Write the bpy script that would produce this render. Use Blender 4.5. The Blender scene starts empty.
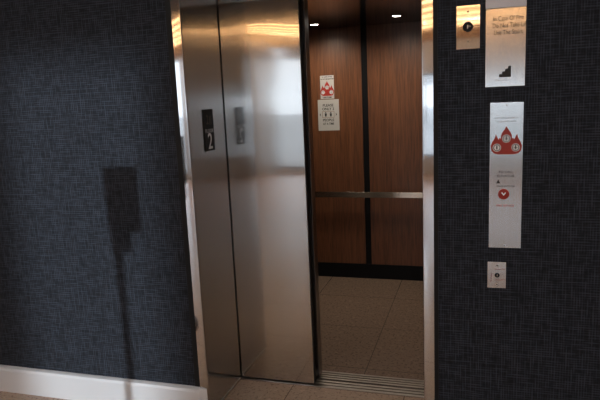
import bpy, bmesh, math, random
from mathutils import Vector, Matrix
random.seed(4)
PI = math.pi
S = bpy.context.scene
C = S.collection

# ------------------------------------------------------------------ camera
YAW, PITCH, ROLL = math.radians(17.0657), math.radians(9.8219), math.radians(-2.5222)
fw = Vector((-math.sin(YAW)*math.cos(PITCH), math.cos(YAW)*math.cos(PITCH), -math.sin(PITCH)))
rt = Vector((math.cos(YAW), math.sin(YAW), 0)); up = rt.cross(fw)
r2 = rt*math.cos(ROLL) + up*math.sin(ROLL); u2 = up*math.cos(ROLL) - rt*math.sin(ROLL)
cd = bpy.data.cameras.new('camera'); cam = bpy.data.objects.new('camera', cd); C.objects.link(cam)
m3 = Matrix((r2, u2, -fw)).transposed()
cam.matrix_world = Matrix.Translation((1.2855, -2.4716, 1.5634)) @ m3.to_4x4()
cd.sensor_width = 36; cd.lens = 584.76*36/600; cd.clip_start = .05
S.camera = cam

# ------------------------------------------------------------------ world, sun, exposure
S.view_settings.view_transform = 'Standard'; S.view_settings.look = 'None'
S.view_settings.gamma = 1; S.view_settings.use_curve_mapping = False
S.view_settings.exposure = 0.0
SKY = 3.3; SUN = 2.3; SUN_AZ = math.radians(12); SUN_EL = math.radians(4); LAMP = 14.0; PANEL = 23.0; SPOT = 2.2
w = bpy.data.worlds.new('sky'); S.world = w; w.use_nodes = True
bg = w.node_tree.nodes['Background']; bg.inputs[0].default_value = (.80, .90, 1, 1); bg.inputs[1].default_value = SKY
sl = bpy.data.lights.new('sun', 'SUN'); sl.energy = SUN; sl.angle = math.radians(1.9); sl.color = (.78, .90, 1)
sun = bpy.data.objects.new('sun', sl); C.objects.link(sun)
sd = Vector((math.sin(SUN_AZ)*math.cos(SUN_EL), math.cos(SUN_AZ)*math.cos(SUN_EL), -math.sin(SUN_EL)))
sun.rotation_euler = sd.to_track_quat('-Z', 'Y').to_euler(); sun.location = (-4, -14, 4)

# ------------------------------------------------------------------ materials
def N(m, t, **k):
    n = m.node_tree.nodes.new(t)
    for a, b in k.items(): setattr(n, a, b)
    return n
def mat(name, col, rough=.5, metal=0., emit=None, es=0., spec=.5):
    m = bpy.data.materials.new(name); m.use_nodes = True
    b = m.node_tree.nodes['Principled BSDF']
    b.inputs['Base Color'].default_value = (*col, 1); b.inputs['Roughness'].default_value = rough
    b.inputs['Metallic'].default_value = metal; b.inputs['Specular IOR Level'].default_value = spec
    if emit: b.inputs['Emission Color'].default_value = (*emit, 1); b.inputs['Emission Strength'].default_value = es
    return m
def L(m, a, b): m.node_tree.links.new(a, b)
def P(m): return m.node_tree.nodes['Principled BSDF']
def coords(m, scale, rot=(0,0,0)):
    g = N(m, 'ShaderNodeNewGeometry'); mp = N(m, 'ShaderNodeMapping')
    mp.inputs['Scale'].default_value = scale; mp.inputs['Rotation'].default_value = rot
    L(m, g.outputs['Position'], mp.inputs['Vector']); return mp.outputs[0]
def noise(m, vec, scale=1, detail=2, rough=.5):
    n = N(m, 'ShaderNodeTexNoise'); L(m, vec, n.inputs['Vector'])
    n.inputs['Scale'].default_value = scale; n.inputs['Detail'].default_value = detail
    n.inputs['Roughness'].default_value = rough; return n.outputs['Fac']
def ramp(m, fac, stops):
    r = N(m, 'ShaderNodeValToRGB'); L(m, fac, r.inputs[0])
    e = r.color_ramp.elements
    while len(e) < len(stops): e.new(.5)
    for i, (p, c) in enumerate(stops):
        e[i].position = p; e[i].color = (*c, 1) if len(c) == 3 else c
    return r.outputs[0]
def mathn(m, op, a, b=None, c=None):
    n = N(m, 'ShaderNodeMath', operation=op)
    for i, v in enumerate((a, b, c)):
        if v is None: continue
        if isinstance(v, (int, float)): n.inputs[i].default_value = v
        else: L(m, v, n.inputs[i])
    return n.outputs[0]
def mix(m, fac, a, b):
    n = N(m, 'ShaderNodeMix', data_type='RGBA')
    if isinstance(fac, (int, float)): n.inputs[0].default_value = fac
    else: L(m, fac, n.inputs[0])
    for s, v in ((n.inputs[6], a), (n.inputs[7], b)):
        if isinstance(v, tuple): s.default_value = (*v, 1)
        else: L(m, v, s)
    return n.outputs[2]

def steel(name, col=(.46,.45,.44), rough=.30, aniso=.75, grain='z', wob=.0, haze=.15, hmix=.2):
    m = mat(name, col, rough, 1.0)
    p = P(m); p.inputs['Anisotropic'].default_value = aniso
    t = N(m, 'ShaderNodeTangent', direction_type='RADIAL', axis='Z')
    L(m, t.outputs[0], p.inputs['Tangent'])
    p.inputs['Anisotropic Rotation'].default_value = ANR if grain == 'z' else (ANR+.25) % 1
    v = coords(m, (260, 260, 1.2) if grain == 'z' else (1.2, 1.2, 260))
    f = noise(m, v, 1, 2)
    L(m, ramp(m, f, [(.3, tuple(c*.96 for c in col)), (.7, tuple(min(1, c*1.03) for c in col))]), p.inputs['Base Color'])
    r = N(m, 'ShaderNodeMapRange'); L(m, f, r.inputs[0])
    r.inputs[3].default_value = rough*.9; r.inputs[4].default_value = rough*1.1
    L(m, r.outputs[0], p.inputs['Roughness'])
    p2 = N(m, 'ShaderNodeBsdfAnisotropic'); p2.inputs['Roughness'].default_value = haze; p2.inputs['Anisotropy'].default_value = .68
    L(m, t.outputs[0], p2.inputs['Tangent']); p2.inputs['Rotation'].default_value = (p.inputs['Anisotropic Rotation'].default_value+.25) % 1
    p2.inputs['Color'].default_value = (*col, 1); mx_ = N(m, 'ShaderNodeMixShader'); mx_.inputs[0].default_value = hmix
    L(m, p.outputs[0], mx_.inputs[1]); L(m, p2.outputs[0], mx_.inputs[2]); L(m, mx_.outputs[0], m.node_tree.nodes['Material Output'].inputs[0])
    if wob:
        b = N(m, 'ShaderNodeBump'); b.inputs['Strength'].default_value = wob; b.inputs['Distance'].default_value = .01
        L(m, noise(m, coords(m, (1.2, 1.2, 3.0)), 1, 1), b.inputs['Height']); L(m, b.outputs[0], p.inputs['Normal'])
    return m
ANR = 0.0
M = {}
M['door'] = steel('brushed_steel_door', rough=.06, aniso=.95, wob=.6, haze=.15, hmix=.5)
M['return'] = steel('brushed_steel_return', (.52,.53,.54), rough=.085, aniso=1.0, haze=.16, hmix=.5)
M['jamb'] = steel('satin_steel_jamb', (.55,.55,.56), rough=.075, aniso=.95)
M['plate'] = steel('brushed_steel_plate', (.52,.51,.50), rough=.075, aniso=.95)
M['signplate'] = steel('brushed_steel_sign', (.42,.415,.41), rough=.20, aniso=.5)
M['rail'] = steel('brushed_steel_rail', (.50,.43,.36), rough=.26, aniso=.9, grain='x')
M['alu'] = mat('sill_aluminium', (.50,.45,.40), .34, 1.0)
M['black'] = mat('black_laminate', (.006,.006,.007), .5, spec=.15)
M['rubber'] = mat('black_rubber', (.006,.006,.006), .6, spec=.3)
M['white'] = mat('white_gloss_paint', (.64,.63,.63), .4)
M['paper'] = mat('white_paper', (.47,.455,.43), .7)
M['ink'] = mat('black_ink', (.012,.012,.012), .6)
M['red'] = mat('red_print', (.36,.025,.014), .5)
M['grey'] = mat('grey_print', (.45,.45,.45), .5)
M['whiteink'] = mat('white_print', (.80,.80,.80), .5)
M['amber'] = mat('dim_amber_segments', (.075,.045,.025), .5)
M['concrete'] = mat('shaft_concrete', (.10,.10,.10), .9)
M['plaster'] = mat('pale_blue_grey_plaster', (.50,.53,.56), .8)
M['pale'] = mat('pale_grey_plastic', (.72,.70,.72), .4)
M['plastic'] = mat('dark_plastic', (.03,.03,.03), .4)
M['matte'] = mat('matte_black_plastic', (.012,.012,.012), .95, spec=.1)
M['lens'] = mat('led_lens', (.9,.9,.9), .4, emit=(1,.93,.82), es=30)
M['tube'] = mat('warm_diffuser', (.9,.85,.8), .4, emit=(1,.53,.22), es=LAMP)
M['panel'] = mat('fill_diffuser', (.9,.9,.9), .4, emit=(.97,.98,1), es=PANEL)  # glow of the added square fill lamps
M['ground'] = mat('outside_paving', (.35,.35,.35), .9)
# thin clear glass
g = bpy.data.materials.new('window_glass'); g.use_nodes = True
nt = g.node_tree; nt.nodes.remove(nt.nodes['Principled BSDF'])
a = N(g, 'ShaderNodeBsdfTransparent'); b = N(g, 'ShaderNodeBsdfGlossy'); b.inputs['Roughness'].default_value = .02
fr = N(g, 'ShaderNodeFresnel'); fr.inputs[0].default_value = 1.45; mx = N(g, 'ShaderNodeMixShader')
L(g, fr.outputs[0], mx.inputs[0]); L(g, a.outputs[0], mx.inputs[1]); L(g, b.outputs[0], mx.inputs[2])
L(g, mx.outputs[0], nt.nodes['Material Output'].inputs[0]); M['glass'] = g

# woven wallpaper
m = mat('woven_navy_wallcovering', (.02,.025,.03), .75, spec=.25)
gq = N(m, 'ShaderNodeNewGeometry'); sq = N(m, 'ShaderNodeSeparateXYZ'); L(m, gq.outputs['Position'], sq.inputs[0])
def thread(o, per, modv, jit):
    t = mathn(m, 'ADD', mathn(m, 'DIVIDE', o, per), mathn(m, 'MULTIPLY', noise(m, coords(m, jit), 1, 1), .8))
    tri = mathn(m, 'ABSOLUTE', mathn(m, 'SUBTRACT', mathn(m, 'MULTIPLY', mathn(m, 'FRACT', t), 2), 1))
    return mathn(m, 'MULTIPLY', mathn(m, 'POWER', tri, 1.5), ramp(m, noise(m, coords(m, modv), 1, 2.5), [(.36, (.0,.0,.0)), (.66, (1,1,1))]))
h = thread(sq.outputs[2], .0105, (16, 16, 80), (5, 5, 30)); v = thread(sq.outputs[0], .0105, (80, 80, 16), (30, 30, 5))
big = noise(m, coords(m, (9, 9, 9)), 1, 2)
hv = mathn(m, 'ADD', mathn(m, 'MULTIPLY', h, mathn(m, 'SUBTRACT', 1.35, big)), mathn(m, 'MULTIPLY', v, mathn(m, 'ADD', .35, big)))
th = ramp(m, hv, [(.0, (0,0,0)), (.85, (1,1,1))])
L(m, mix(m, th, (.0068,.0080,.0112), (.037,.044,.060)), P(m).inputs['Base Color'])
bp_ = N(m, 'ShaderNodeBump'); bp_.inputs['Strength'].default_value = .25; bp_.inputs['Distance'].default_value = .002
L(m, th, bp_.inputs['Height']); L(m, bp_.outputs[0], P(m).inputs['Normal'])
M['wallpaper'] = m

# walnut laminate, vertical grain
def wood(name, cols, scale=(26, 26, 1.1), rough=.42):
    m = mat(name, cols[1], rough)
    f = noise(m, coords(m, scale), 1, 5, .62); f2 = noise(m, coords(m, tuple(s*5 for s in scale)), 1, 3, .6)
    base = ramp(m, f, [(.30, cols[0]), (.50, cols[1]), (.72, cols[2])])
    pore = ramp(m, f2, [(.36, (.62,.60,.58)), (.55, (1,1,1))])
    n = N(m, 'ShaderNodeMix', data_type='RGBA', blend_type='MULTIPLY'); n.inputs[0].default_value = 1
    L(m, base, n.inputs[6]); L(m, pore, n.inputs[7]); L(m, n.outputs[2], P(m).inputs['Base Color'])
    return m
M['walnut'] = wood('walnut_laminate', ((.115,.042,.017), (.158,.059,.024), (.20,.080,.034)))
M['ceilwood'] = wood('warm_wood_boards', ((.20,.10,.05), (.32,.17,.085), (.42,.24,.12)), (1.1, 30, 30))
# mirror-dark cab ceiling
M['mirror'] = mat('dark_polished_ceiling', (.17,.155,.15), .13, 1.0)
# speckled tile
def tiles(name, x0, y0, size, ca, cb, jc):
    m = mat(name, ca, .27)
    s = noise(m, coords(m, (1,1,1)), 62, 3, .7)
    s2 = noise(m, coords(m, (1,1,1)), 30, 2)
    c = mix(m, ramp(m, s, [(.38, (1,1,1)), (.46, (0,0,0))]), ca, cb)
    lite = tuple(min(1, k*1.35) for k in ca)
    c = mix(m, ramp(m, s2, [(.60, (0,0,0)), (.70, (.7,.7,.7))]), c, lite)
    g = N(m, 'ShaderNodeNewGeometry'); sp = N(m, 'ShaderNodeSeparateXYZ'); L(m, g.outputs['Position'], sp.inputs[0])
    def line(o, k0):
        a = mathn(m, 'ABSOLUTE', mathn(m, 'WRAP', mathn(m, 'SUBTRACT', o, k0), size/2, -size/2))
        return mathn(m, 'LESS_THAN', a, .0022)
    j = mathn(m, 'MAXIMUM', line(sp.outputs[0], x0), line(sp.outputs[1], y0))
    L(m, mix(m, j, c, jc), P(m).inputs['Base Color'])
    return m
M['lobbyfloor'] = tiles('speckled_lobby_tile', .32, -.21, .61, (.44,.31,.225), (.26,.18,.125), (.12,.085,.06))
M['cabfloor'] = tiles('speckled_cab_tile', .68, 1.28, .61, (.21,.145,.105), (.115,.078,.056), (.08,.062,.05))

# ------------------------------------------------------------------ helpers
WL = {}
def BM(): return bmesh.new()
def box(bm, lo, hi, bev=0, seg=2):
    t = bmesh.new(); bmesh.ops.create_cube(t, size=1)
    for q in t.verts: q.co = Vector([(lo[i]+hi[i])/2 + q.co[i]*(hi[i]-lo[i]) for i in range(3)])
    if bev: bmesh.ops.bevel(t, geom=t.edges[:], offset=bev, segments=seg, affect='EDGES', profile=.5)
    me = bpy.data.meshes.new('t'); t.to_mesh(me); t.free(); bm.from_mesh(me); bpy.data.meshes.remove(me); return bm
def tube(bm, a, b, r, seg=24, r2_=None):
    a, b = Vector(a), Vector(b); d = b-a
    mt = Matrix.Translation((a+b)/2) @ d.to_track_quat('Z', 'Y').to_matrix().to_4x4()
    bmesh.ops.create_cone(bm, cap_ends=True, segments=seg, radius1=r, radius2=r if r2_ is None else r2_, depth=d.length, matrix=mt)
    return bm
def lathe(bm, prof, origin, axis, seg=32):
    """prof: (radius, height along axis)"""
    o = Vector(origin); q = Vector(axis).to_track_quat('Z', 'Y'); rings = []
    for r, hgt in prof:
        if r == 0: rings.append([bm.verts.new(o + q @ Vector((0,0,hgt)))])
        else: rings.append([bm.verts.new(o + q @ Vector((r*math.cos(2*PI*i/seg), r*math.sin(2*PI*i/seg), hgt))) for i in range(seg)])
    for A, B in zip(rings, rings[1:]):
        for i in range(seg):
            j = (i+1) % seg
            vs = [A[i % len(A)], A[j % len(A)], B[j % len(B)], B[i % len(B)]]
            u = []
            for x in vs:
                if x not in u: u.append(x)
            if len(u) > 2: bm.faces.new(u)
    bmesh.ops.recalc_face_normals(bm, faces=bm.faces[:]); return bm
def prism(bm, pts, depth_vec):
    """closed 3D polygon pushed along depth_vec"""
    d = Vector(depth_vec); A = [bm.verts.new(p) for p in pts]; B = [bm.verts.new(Vector(p)+d) for p in pts]
    bm.faces.new(A); bm.faces.new(B[::-1])
    for i in range(len(A)):
        j = (i+1) % len(A); bm.faces.new((A[i], B[i], B[j], A[j]))
    bmesh.ops.recalc_face_normals(bm, faces=bm.faces[:]); return bm
def link(name, me, mt, parent=None):
    o = bpy.data.objects.new(name, me); C.objects.link(o)
    me.materials.clear(); me.materials.append(mt)
    if parent: o.parent = parent; WL[o.name] = WL[parent.name]
    else: WL[o.name] = Vector((0,0,0))
    return o
def part(name, bm, mt, parent=None, smooth=False, label=None):
    """mesh given in world coordinates"""
    off = WL[parent.name] if parent else None
    if parent is None:
        xs = [v.co for v in bm.verts]
        off = Vector(((min(v.x for v in xs)+max(v.x for v in xs))/2, (min(v.y for v in xs)+max(v.y for v in xs))/2, min(v.z for v in xs)))
    bmesh.ops.translate(bm, verts=bm.verts[:], vec=-off)
    me = bpy.data.meshes.new(name); bm.to_mesh(me); bm.free()
    if smooth:
        for p in me.polygons: p.use_smooth = True
        try: me.set_sharp_from_angle(angle=math.radians(40))
        except Exception: pass
    o = link(name, me, mt, parent)
    if parent is None: o.location = off; WL[o.name] = off
    if label: o['label'] = label
    return o
def thing(name, label, cat, loc, group=None):
    o = bpy.data.objects.new(name, None); C.objects.link(o); o.location = loc; o.empty_display_size = .1
    o['label'] = label; o['category'] = cat
    if group: o['group'] = group
    WL[o.name] = Vector(loc); return o
def tag(o, label, cat, group=None):
    o['label'] = label; o['category'] = cat
    if group: o['group'] = group
    return o
def struct(name, bm, mt, parent=None):
    o = part(name, bm, mt, parent)
    if parent is None: o['kind'] = 'structure'
    return o
FACE_Y = Matrix.Rotation(PI/2, 4, 'X')                    # reads when looked at along +y
FACE_X = Matrix.Rotation(PI/2, 4, 'Z') @ FACE_Y           # reads when looked at along -x
def text(bm, s, size, loc, rot=FACE_Y, sx=1., depth=.0003, align='CENTER', bold=0.):
    cu = bpy.data.curves.new('t', 'FONT'); cu.body = s; cu.size = size; cu.extrude = depth; cu.offset = bold
    cu.align_x = align; cu.align_y = 'CENTER'; cu.resolution_u = 3
    o = bpy.data.objects.new('t', cu); C.objects.link(o)
    bpy.context.view_layer.update()
    me = bpy.data.meshes.new_from_object(o.evaluated_get(bpy.context.evaluated_depsgraph_get()))
    me.transform(Matrix.Translation(loc) @ rot @ Matrix.Diagonal((sx, 1, 1, 1)))
    bm.from_mesh(me); bpy.data.objects.remove(o); bpy.data.curves.remove(cu); bpy.data.meshes.remove(me); return bm
def lines(parent, mt, rows, name='lettering', label=None):
    """each line of writing its own part"""
    for r in rows:
        s_, size, loc = r[:3]; part(name, text(BM(), s_, size, loc, **(r[3] if len(r) > 3 else {})), mt, parent, label=label)
def ring(bm, c, r1, r0, dy, seg=28):
    """flat ring facing -y"""
    c = Vector(c); prof = [(r0, 0), (r1, 0), (r1, dy), (r0, dy), (r0, 0)]
    return lathe(bm, prof, c, (0, -1, 0), seg)
def wall_holes(bm, xs, zs, y0, y1, holes):
    """slab in the xz plane cut by rectangular openings (x0,x1,z0,z1)"""
    X = sorted(set(list(xs)+[k for h_ in holes for k in h_[:2]])); Z = sorted(set(list(zs)+[k for h_ in holes for k in h_[2:]]))
    for a, b in zip(X, X[1:]):
        run = None
        for c, d in zip(Z, Z[1:]):
            solid = not any(h_[0] <= (a+b)/2 <= h_[1] and h_[2] <= (c+d)/2 <= h_[3] for h_ in holes)
            if solid: run = (run[0], d) if run else (c, d)
            if (not solid or d == Z[-1]) and run:
                box(bm, (a, y0, run[0]), (b, y1, run[1])); run = None
    return bm

# ------------------------------------------------------------------ the lobby shell
W = 1.067; R = .418; SW = .044; H = 2.134; B = 2.371; ZC = 2.1205
WY = .010                                                  # wall covering plane, frame face is y = 0
LX0, LX1, LY, LZ = -6.5, 4.2, -9.0, 2.78
struct('floor', box(BM(), (LX0, LY, -.12), (LX1, .404, 0)), M['lobbyfloor'])
CY = -5.2
struct('ceiling', box(BM(), (LX0, CY, LZ), (LX1, WY, LZ+.1)), mat('dark_ceiling_paint', (.022,.020,.019), .8))
struct('ceiling_boards', box(BM(), (LX0, LY, LZ), (LX1, CY, LZ+.1)), M['ceilwood'])
struct('wall_front_left', box(BM(), (LX0, WY, -.12), (-.010, .404, LZ)), M['wallpaper'])
struct('wall_front_right', box(BM(), (W+.010, WY, -.12), (LX1, .404, LZ)), M['wallpaper'])
struct('wall_front_header', box(BM(), (-.010, WY, H+.010), (W+.010, .404, LZ)), M['wallpaper'])
struct('wall_left', box(BM(), (LX0-.12, LY-.15, -.12), (LX0, .404, LZ+.1)), M['plaster'])
struct('wall_right', box(BM(), (LX1, LY-.15, -.12), (LX1+.12, .404, LZ+.1)), M['plaster'])
holes = [(-3.02, -2.12, .05, 2.48), (-6.3, -3.85, .05, 2.48), (-1.2, 3.7, .35, 1.93)]
struct('wall_back', wall_holes(BM(), (LX0, LX1), (-.12, LZ+.1), LY-.15, LY, holes), M['plaster'])
for i, (x0, x1, z0, z1) in enumerate(holes):
    f = BM(); t = .035; y0, y1 = LY-.10, LY-.05
    box(f, (x0, y0, z0), (x0+t, y1, z1)); box(f, (x1-t, y0, z0), (x1, y1, z1))
    box(f, (x0+t, y0, z0), (x1-t, y1, z0+t)); box(f, (x0+t, y0, z1-t), (x1-t, y1, z1))
    wn = struct('window_%d' % (i+1), f, M['plastic'])
    part('window_pane', box(BM(), (x0+t, LY-.078, z0+t), (x1-t, LY-.072, z1-t)), M['glass'], wn)
struct('ground', box(BM(), (-40, -70, -.2), (40, LY-.16, -.1)), M['ground'])
blk = thing('sun_blocker', 'unseen pale slab on posts added far outside to block the sun', 'blocker', (10, -30.5, -.1))  # unseen slab on posts, added to keep the sun off the right wall
part('blocker_slab', box(BM(), (-6.1, -31.5, 2.0), (40, -29.8, 3.85)), mat('pale_render', (.6,.6,.6), .9), blk)
for x in (-5, 6, 17, 28): part('blocker_post', box(BM(), (x, -31, -.1), (x+.5, -30.3, 2.0)), M['concrete'], blk)
struct('trim_1', box(BM(), (LX0, LY, 2.52), (LX1, LY+.02, LZ)), M['ceilwood'])
# linear lamps let into the boarded part of the ceiling
LAMPS = 'long warm lamps under the boarded ceiling'
y = -5.5
while y > -8.6:
    t = thing('linear_ceiling_lamp', 'long slim warm lamp set across the wood boarded lobby ceiling', 'ceiling lamp', (-1., y, LZ-.045), LAMPS)
    f = BM(); box(f, (-6.0, y-.035, LZ-.045), (3.8, y-.022, LZ)); box(f, (-6.0, y+.022, LZ-.045), (3.8, y+.035, LZ)); box(f, (-6.0, y-.022, LZ-.012), (3.8, y+.022, LZ))
    part('housing', f, M['plastic'], t)
    part('diffuser', box(BM(), (-6.0, y-.021, LZ-.060), (3.8, y+.021, LZ-.013)), M['tube'], t)
    y -= .74

FILL_LAMPS = 'unseen square fill lamps added to the lobby ceiling'  # added out of view as neutral fill light for the lobby
for y in (-1.3, -2.7, -8.1):
    for x in (-4.2, -2.4, -.6, 1.2, 3.0):
        t = thing('fill_ceiling_lamp', 'unseen square fill lamp added to the lobby ceiling', 'ceiling lamp', (x, y, LZ-.02), FILL_LAMPS)
        f = BM()
        for lo, hi in (((-.15,-.15),(.15,-.13)), ((-.15,.13),(.15,.15)), ((-.15,-.13),(-.13,.13)), ((.13,-.13),(.15,.13))):
            box(f, (x+lo[0], y+lo[1], LZ-.02), (x+hi[0], y+hi[1], LZ))
        part('trim_frame', f, M['plastic'], t)
        part('diffuser', box(BM(), (x-.13, y-.13, LZ-.014), (x+.13, y+.13, LZ-.002)), M['panel'], t)

# baseboards
def baseboard(name, x0, x1, end):
    f = BM(); yf = -.016
    prof = [(yf, 0), (yf, .128), (yf+.004, .142), (WY-.006, .1483), (WY, .1483), (WY, 0)]
    if end == 'R':
        A = [Vector((x0, p[0], p[1])) for p in prof]
        Bv = [Vector((x1 - (.036 if p[0] < 0 else 0)*(1 if p[0] <= yf else .8), p[0], p[1])) for p in prof]
    else:
        A = [Vector((x0, p[0], p[1])) for p in prof]; Bv = [Vector((x1, p[0], p[1])) for p in prof]
    va = [f.verts.new(k) for k in A]; vb = [f.verts.new(k) for k in Bv]; f.faces.new(va); f.faces.new(vb[::-1])
    for i in range(len(va)): j = (i+1) % len(va); f.faces.new((va[i], vb[i], vb[j], va[j]))
    bmesh.ops.recalc_face_normals(f, faces=f.faces[:])
    return struct(name, f, M['white'])
baseboard('baseboard_left', LX0, -SW-.001, '')
baseboard('baseboard_right', W+.047, LX1, '')

# elevator shaft
sx0, sx1, sy1 = -1.25, 2.1, 2.62
struct('wall_shaft_left', box(BM(), (sx0-.1, .404, -.4), (sx0, sy1, 3.1)), M['concrete'])
struct('wall_shaft_right', box(BM(), (sx1, .404, -.4), (sx1+.1, sy1, 3.1)), M['concrete'])
struct('wall_shaft_back', box(BM(), (sx0-.1, sy1, -.4), (sx1+.1, sy1+.1, 3.1)), M['concrete'])
struct('wall_shaft_top', box(BM(), (sx0-.1, .404, 3.1), (sx1+.1, sy1+.1, 3.2)), M['concrete'])
struct('wall_shaft_front', box(BM(), (sx0-.1, .30, LZ), (sx1+.1, .404, 3.2)), M['concrete'])
struct('wall_shaft_bottom', box(BM(), (sx0-.1, .36, -.5), (sx1+.1, sy1+.1, -.4)), M['concrete'])
struct('wall_shaft_sill', box(BM(), (sx0-.1, .36, -.4), (sx1+.1, .404, -.12)), M['concrete'])

# ------------------------------------------------------------------ elevator entrance frame
fr_ = thing('elevator_door_frame', 'brushed steel frame around the elevator opening in the dark wall', 'door frame', (W/2, 0, 0))
def strip(x0, x1, inner):
    """bull-nosed face strip"""
    f = BM(); r = .004; pts = []
    n = 5
    if inner == 'R':
        pts = [(x0, .02), (x0, 0)] + [(x1-r+r*math.sin(i*PI/2/n), r-r*math.cos(i*PI/2/n)) for i in range(n+1)] + [(x1, .02)]
    else:
        pts = [(x1, .02), (x1, 0)] + [(x0+r-r*math.sin(i*PI/2/n), r-r*math.cos(i*PI/2/n)) for i in range(n+1)] + [(x0, .02)]
    return prism(f, [(px, py, .001) for px, py in pts], (0, 0, H+SW-.001))
jl = part('jamb', strip(-SW, 0, 'R'), M['jamb'], fr_, True)
jr = part('jamb', strip(W, W+.046, 'L'), M['jamb'], fr_, True)
part('head_strip', box(BM(), (0, 0, H), (W, .02, H+SW), .002), M['jamb'], fr_)
part('return_panel', box(BM(), (-.009, .0205, .001), (0, R-.012, H)), M['return'], fr_)
part('return_panel', box(BM(), (W, .0205, .001), (W+.009, R-.012, H)), M['return'], fr_)
part('head_panel', box(BM(), (0, .0205, H), (W, R-.012, H+.009)), M['return'], fr_)
part('base_strip', box(BM(), (0, .022, .001), (.004, R-.014, .010)), M['alu'], fr_)
# black joint between frame and wall covering
j = BM(); box(j, (-SW-.030, WY-.004, .149), (-SW-.0005, WY-.0002, H+SW+.02)); part('edge_joint', j, M['rubber'], fr_)
j = BM(); box(j, (W+.0465, WY-.004, .149), (W+.064, WY-.0002, H+SW+.02)); part('edge_joint', j, M['rubber'], fr_)
part('plinth_block', prism(BM(), [(-SW-.0008, -.016, 0), (-SW+.002, -.016, 0), (-.007, -.0006, 0), (-SW-.0008, -.0006, 0)], (0,0,.146)), M['white'], fr_, label='white plinth at the foot of the left jamb')

# ------------------------------------------------------------------ landing door and car door
XD = .4376
d = thing('elevator_door', 'brushed steel landing door half slid behind the left return', 'elevator door', (-.2, R+.016, .008))
part('door_panel', box(BM(), (-.85, R, .008), (XD-.004, R+.032, H+.03), .0015), M['door'], d)
part('edge_bumper', box(BM(), (XD-.0038, R+.001, .009), (XD, R+.031, H+.03)), M['rubber'], d)
d2 = thing('car_door', 'inner steel door of the elevator car behind the landing door edge', 'elevator door', (-.2, .545, .008))
part('door_panel', box(BM(), (-.62, .513, .008), (XD, .580, H-.03), .0015), mat('dull_steel', (.30,.29,.28), .28, 1.0), d2)

# sills with running grooves
def sill(name, parent, label, y0, y1, x0, x1, n, gap):
    r = part(name, box(BM(), (x0, y0, -.05), (x1, y1, -.007)), M['rubber'], parent, label=label)
    wd = (y1-y0+gap)/n
    for i in range(n):
        part('ridge', box(BM(), (x0, y0+i*wd, -.0068), (x1, y0+(i+1)*wd-gap, .001), .0008, 1), M['alu'], r)
    return r
tag(sill('landing_sill', None, None, .4055, .486, -.9, W+.08, 3, .010), 'grooved aluminium threshold at the lobby floor edge under the landing door', 'threshold')

# ------------------------------------------------------------------ the car
X0, X1 = -.66, 1.42
car = thing('elevator_car', 'wood panelled elevator car standing open behind the steel door', 'elevator car', (.385, 1.45, -.06))
sill('car_sill', car, 'grooved aluminium car threshold', .503, .596, -.62, W+.12, 4, .009)
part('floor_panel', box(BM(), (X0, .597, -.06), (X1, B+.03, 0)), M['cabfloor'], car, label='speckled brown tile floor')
part('back_shell', box(BM(), (X0-.03, B+.012, 0), (X1+.03, B+.04, 2.2)), M['black'], car)
RV = (.372, .4225); KB = .1282
for a, b in ((X0, RV[0]), (RV[1], X1)):
    part('wall_panel', box(BM(), (a, B, KB), (b, B+.012, ZC), .0008, 1), M['walnut'], car, label='walnut laminate panel')
part('reveal', box(BM(), (RV[0]+.0003, B+.007, KB), (RV[1]-.0003, B+.0115, ZC)), M['black'], car, label='black reveal between the panels')
part('kick_base', box(BM(), (X0, B-.004, 0.0005), (X1, B+.0115, KB-.0005)), M['black'], car, label='black kick base')
for s, x in ((1, X0), (-1, X1)):
    xi, xo = sorted((x, x-s*.03))
    part('wall_panel', box(BM(), (xi, .60, KB), (xo, B-.005, ZC)), M['walnut'], car, label='walnut laminate panel')
    part('kick_base', box(BM(), (xi, .60, .0005), (xo, B-.005, KB-.0005)), M['black'], car, label='black kick base')
part('front_return', box(BM(), (X0-.03, .583, .001), (-.02, .60, ZC)), M['door'], car)
part('front_return', box(BM(), (W+.02, .597, .001), (X1+.03, .63, ZC)), M['door'], car)
part('head_panel', box(BM(), (-.02, .597, H), (W+.02, .63, 2.2)), M['door'], car)
ce = part('ceiling_panel', box(BM(), (X0-.03, .597, ZC), (X1+.03, B+.0115, ZC+.03)), M['mirror'], car, label='dark polished ceiling panel')
for x, yy in ((.083, 2.025), (.725, 1.909)):
    t = part('downlight', lathe(BM(), [(.030,0), (.043,0), (.046,.002), (.044,.004), (.032,.005), (.030,.003), (.030,0)], (x, yy, ZC), (0,0,-1)), M['plate'], car, True)
    part('lens', lathe(BM(), [(0,.001), (.029,.001), (.029,.003), (.02,.005), (0,.006)], (x, yy, ZC), (0,0,-1)), M['lens'], t, True)
    ld = bpy.data.lights.new('downlight_lamp', 'SPOT'); ld.energy = SPOT*4*PI; ld.color = (1, .90, .76); ld.shadow_soft_size = .025
    ld.spot_size = math.radians(165); ld.spot_blend = 1.0
    lo = bpy.data.objects.new('downlight_lamp', ld); C.objects.link(lo); lo.parent = car; lo.location = Vector((x, yy, ZC-.012)) - WL[car.name]
# handrail
hr = part('handrail', box(BM(), (-.60, B-.066, .722), (1.36, B-.056, .771), .002), M['rail'], car, label='flat brushed steel handrail')
for x in (-.45, .4, 1.2):
    part('bracket', tube(BM(), (x, B-.056, .746), (x, B+.001, .746), .010), M['rail'], hr, True)

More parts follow.
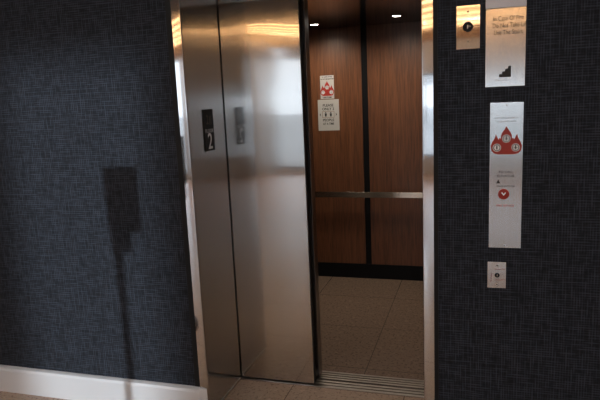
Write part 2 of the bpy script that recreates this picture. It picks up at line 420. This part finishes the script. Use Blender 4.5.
# ------------------------------------------------------------------ writing: notices in the car
def flame_pts(cx, cz, w_, h_, y):
    half = [(0,1), (.07,.90), (.20,.78), (.26,.66), (.25,.55), (.33,.60), (.36,.52), (.46,.66), (.50,.73), (.55,.58), (.66,.45), (.74,.30), (.70,.14), (.58,.04), (.40,0), (.2,0)]
    half = [(a*.68, b) for a, b in half]
    pts = [(cx+a*w_, y, cz+b*h_) for a, b in half] + [(cx-a*w_, y, cz+b*h_) for a, b in half[:0:-1]]
    return pts
def emblem(parent, cx, z0, w_, h_, y):
    """red flame with three white discs"""
    e = part('flame_emblem', prism(BM(), flame_pts(cx, z0, w_, h_, y), (0, -.0004, 0)), M['red'], parent, label='red flame emblem with three white discs')
    r = w_*.135; di = BM(); sy = BM()
    for a, b in ((0, .56), (-.30, .24), (.30, .24)):
        c = (cx+a*w_, y-.0005, z0+b*h_)
        lathe(di, [(0,0), (r,0), (r,.0003), (0,.0003)], c, (0,-1,0), 24)
        ring(sy, (c[0], c[1]-.0004, c[2]), r*.86, r*.68, .0003, 24)
        box(sy, (c[0]-r*.16, c[1]-.0007, c[2]-r*.42), (c[0]+r*.16, c[1]-.0004, c[2]+r*.25))
        lathe(sy, [(0,0), (r*.17,0), (r*.17,.0003), (0,.0003)], (c[0], c[1]-.0004, c[2]+r*.42), (0,-1,0), 10)
        if a >= 0: box(sy, (c[0]-r*.5, c[1]-.0007, c[2]-r*.10), (c[0]+r*.5, c[1]-.0004, c[2]+r*.04))
    part('badge', di, M['whiteink'], e); part('pictogram', sy, M['ink'], e)
yb = B-.0008
n1 = thing('fire_notice', 'small white notice with red flame above the larger notice in the car', 'notice', (.080, B, 1.552))
part('sheet', box(BM(), (.021, yb, 1.552), (.138, B-.0001, 1.744)), M['paper'], n1)
lines(n1, M['ink'], [('IN CASE OF FIRE', .0125, (.081, yb, 1.732), dict(sx=.95, bold=.0004)), ('DO NOT USE ELEVATOR', .0125, (.081, yb, 1.7145), dict(sx=.80, bold=.0005)),
    ('USE STAIRS', .016, (.079, yb, 1.563), dict(sx=.95, bold=.0006))])
emblem(n1, .079, 1.577, .118, .122, yb)
n2 = thing('capacity_notice', 'larger white notice with two figures limiting riders, below the flame notice', 'notice', (.084, B, 1.287))
part('sheet', box(BM(), (-.007, yb, 1.287), (.176, B-.0001, 1.546)), M['paper'], n2)
cx = .082
lines(n2, M['ink'], [('PLEASE', .030, (cx, yb, 1.497), dict(bold=.0006)), ('ONLY 2', .030, (cx, yb, 1.467), dict(bold=.0006)),
    ('PEOPLE', .030, (cx, yb, 1.374), dict(sx=.98, bold=.0006)), ('AT A TIME', .025, (cx, yb, 1.343), dict(sx=.82, bold=.0006))])
for x in (cx-.022, cx+.022):
    pc = BM(); lathe(pc, [(0,0), (.0052,0), (.0052,.0004), (0,.0004)], (x, yb, 1.438), (0,-1,0), 14)
    prism(pc, [(x-.009, yb, 1.431), (x+.009, yb, 1.431), (x+.008, yb, 1.417), (x+.005, yb, 1.404), (x-.005, yb, 1.404), (x-.008, yb, 1.417)], (0, -.0004, 0)); part('figure', pc, M['ink'], n2, label='black standing figure')
for s in (-1, 1):
    x = cx + s*.066
    pc = BM(); prism(pc, [(x-s*.003, yb, 1.434), (x+s*.010, yb, 1.421), (x-s*.003, yb, 1.408), (x+s*.001, yb, 1.421)], (0,-.0004,0)); part('arrow_mark', pc, M['ink'], n2)
br = BM(); x0, x1, z0, z1 = cx-.052, cx+.052, 1.395, 1.449
for lo, hi in (((x0,z0),(x1,z0+.003)), ((x0,z1-.003),(x1,z1)), ((x0,z0+.003),(x0+.003,z1-.003)), ((x1-.003,z0+.003),(x1,z1-.003))):
    box(br, (lo[0], yb-.0004, lo[1]), (hi[0], yb, hi[1]))
part('border', br, mat('brown_print', (.22,.12,.07), .6), n2)

# ------------------------------------------------------------------ floor number on the left return
fi = thing('floor_indicator', 'black floor number plate reading 2 on the left steel return', 'floor indicator', (0, .21, 1.326))
part('face_plate', box(BM(), (.0002, .157, 1.326), (.005, .264, 1.531), .0008), M['rubber'], fi)
tx = text(BM(), '2', .112, (.0052, .213, 1.370), FACE_X, sx=.95, bold=.001); part('number', tx, M['whiteink'], fi, label='large white 2')
tx = text(BM(), 'FLOOR', .026, (.0052, .211, 1.424), FACE_X, sx=1.12, bold=.0004); part('lettering', tx, M['grey'], fi)
tx = text(BM(), '2', .064, (.0052, .196, 1.478), FACE_X, sx=.8)
for yy in (.218, .234): box(tx, (.0051, yy, 1.455), (.0055, yy+.005, 1.50))
part('segment_display', tx, M['amber'], fi, label='dim amber display')

# ------------------------------------------------------------------ plates on the right wall
def screw(parent, x, z, yf, r=.0042):
    s = part('screw', lathe(BM(), [(0,.0018), (r*.7,.0016), (r,.0004), (r,0), (0,0)], (x, yf, z), (0,-1,0), 16), M['alu'], parent, True)
    part('slot', box(BM(), (x-r*.7, yf-.0021, z-r*.14), (x+r*.7, yf-.0016, z+r*.14)), M['rubber'], s); return s
def plate(parent, x0, x1, z0, z1, t=.004, mt='plate'):
    part('face_plate', box(BM(), (x0, WY-t, z0), (x1, WY-.0001, z1), .0010, 2), M[mt], parent); return WY-t
# key switch beside the right jamb
cp = thing('call_plate', 'brushed steel switch plate with black round eye beside the right jamb', 'switch plate', (1.247, WY, 1.728))
yf = plate(cp, 1.203, 1.293, 1.728, 1.895)
ey = part('round_switch', lathe(BM(), [(0,.001), (.012,.001), (.0145,.005), (.0190,.005), (.0195,.003), (.0195,0), (0,0)], (1.247, yf, 1.813), (0,-1,0), 36), M['rubber'], cp, True, label='black round key switch')
part('keyway', box(BM(), (1.2445, yf-.0022, 1.806), (1.2475, yf-.001, 1.820)), M['alu'], ey)
tx = BM(); text(tx, 'ON', .009, (1.253, yf-.0055, 1.814), sx=.7); part('lettering', tx, M['grey'], ey)
screw(cp, 1.247, 1.871, yf); screw(cp, 1.248, 1.756, yf)
# pale panel over the fire sign
pp = tag(part('sign_panel', box(BM(), (1.313, WY-.007, 1.8745), (1.462, WY-.0001, 2.06), .0012), M['pale']), 'plain pale grey panel at top right above the steel instruction sign', 'sign')
# instruction sign
s1 = thing('instruction_sign', 'brushed steel sign with black fire instructions below the pale panel', 'sign', (1.387, WY, 1.575))
yf = plate(s1, 1.314, 1.462, 1.5755, 1.8735, mt='signplate')
lines(s1, M['ink'], [('In Case Of Fire', .025, (1.341, yf, 1.834), dict(sx=.72, align='LEFT', bold=.0001)), ('Do Not Take Lift', .025, (1.339, yf, 1.808), dict(sx=.72, align='LEFT', bold=.0001)),
    ('Use The Stairs', .025, (1.344, yf, 1.782), dict(sx=.72, align='LEFT', bold=.0001))])
st = BM()
for k in range(4): box(st, (1.366+k*.011, yf-.0004, 1.612), (1.377+k*.011, yf, 1.624+k*.010))
part('pictogram', st, M['ink'], s1, label='black stair steps')
tx = BM(); text(tx, 'STAIR EXIT', .010, (1.352, yf, 1.600), sx=1, align='LEFT'); part('caption', tx, M['grey'], s1)
# hall station with flame emblem
s2 = thing('hall_station', 'tall brushed steel hall station with red flame emblem on the right wall', 'hall station', (1.396, WY, .921))
yf = plate(s2, 1.334, 1.460, .921, 1.514, mt='signplate')
lines(s2, M['grey'], [('IN FIRE EMERGENCY', .010, (1.397, yf, 1.452)), ('USE EXIT STAIRS', .010, (1.397, yf, 1.438))], 'caption')
emblem(s2, 1.397, 1.308, .118, .112, yf)
lines(s2, M['ink'], [('TO CALL', .014, (1.397, yf, 1.236)), ('ELEVATOR', .014, (1.397, yf, 1.220)), ('PRESS BUTTON', .010, (1.397, yf, 1.178))])
tx = BM(); prism(tx, [(1.361, yf, 1.190), (1.377, yf, 1.190), (1.369, yf, 1.206)], (0,-.0004,0)); part('pictogram', tx, M['ink'], s2)
bt = part('call_button', lathe(BM(), [(0,.006), (.018,.006), (.021,.004), (.022,0), (0,0)], (1.390, yf, 1.146), (0,-1,0), 32), M['red'], s2, True, label='red round button')
part('arrow_mark', prism(BM(), [(1.381, yf-.0061, 1.152), (1.390, yf-.0061, 1.140), (1.399, yf-.0061, 1.152), (1.396, yf-.0061, 1.155), (1.390, yf-.0061, 1.147), (1.384, yf-.0061, 1.155)], (0,-.0004,0)), M['whiteink'], bt)
tx = BM(); text(tx, 'FIRE SERVICE', .012, (1.397, yf, 1.098), sx=1.0); part('red_lettering', tx, M['red'], s2, label='red lettering')
screw(s2, 1.397, 1.503, yf, .003); screw(s2, 1.397, .933, yf, .003)
# key plate
s3 = thing('key_plate', 'small steel key switch plate with two screws below the hall station', 'switch plate', (1.368, WY, .747))
yf = plate(s3, 1.331, 1.405, .747, .861)
kc = part('key_cylinder', lathe(BM(), [(0,.002), (.006,.002), (.0085,.003), (.0095,.002), (.0100,0), (0,0)], (1.370, yf, .803), (0,-1,0), 28), M['rubber'], s3, True, label='black key cylinder')
part('keyway', box(BM(), (1.369, yf-.0035, .799), (1.371, yf-.002, .807)), M['alu'], kc)
screw(s3, 1.370, .845, yf, .0052); screw(s3, 1.369, .763, yf, .0052)
fp = mat('faded_red_print', (.33,.12,.09), .5)
lines(s3, fp, [('FIREMAN', .011, (1.347, yf, .790), dict(rot=FACE_Y @ Matrix.Rotation(PI/2*.93, 4, 'Z'), sx=.9)), ('ON', .010, (1.392, yf, .829)), ('OFF', .010, (1.392, yf, .783))])
part('red_line', box(BM(), (1.360, yf-.0003, .8275), (1.383, yf, .8295)), fp, s3); part('red_line', box(BM(), (1.364, yf-.0003, .782), (1.383, yf, .784)), fp, s3)

# ------------------------------------------------------------------ dispenser stand in the lobby, whose shadow falls on the left wall
ox, oy, oz = -math.tan(SUN_AZ)*1.1, -1.1, math.tan(SUN_EL)*1.1/math.cos(SUN_AZ)
pxc = -.452+ox
ds = thing('dispenser_stand', 'dark dispenser on a slim floor stand left of the elevator', 'dispenser stand', (pxc, oy, 0))
part('base_plate', lathe(BM(), [(0,0), (.15,0), (.15,.008), (.145,.012), (0,.014)], (pxc, oy, 0), (0,0,1), 40), M['matte'], ds, True)
part('pole', tube(BM(), (pxc, oy, .012), (pxc, oy, .95+oz), .023), M['plastic'], ds, True)
part('housing', box(BM(), (-.490+ox, oy-.06, .950+oz), (-.318+ox, oy+.05, 1.270+oz), .008, 3), M['plastic'], ds)
part('drip_tray', box(BM(), (-.478+ox, oy-.05, .840+oz), (-.378+ox, oy+.05, .949+oz), .006, 3), M['plastic'], ds)
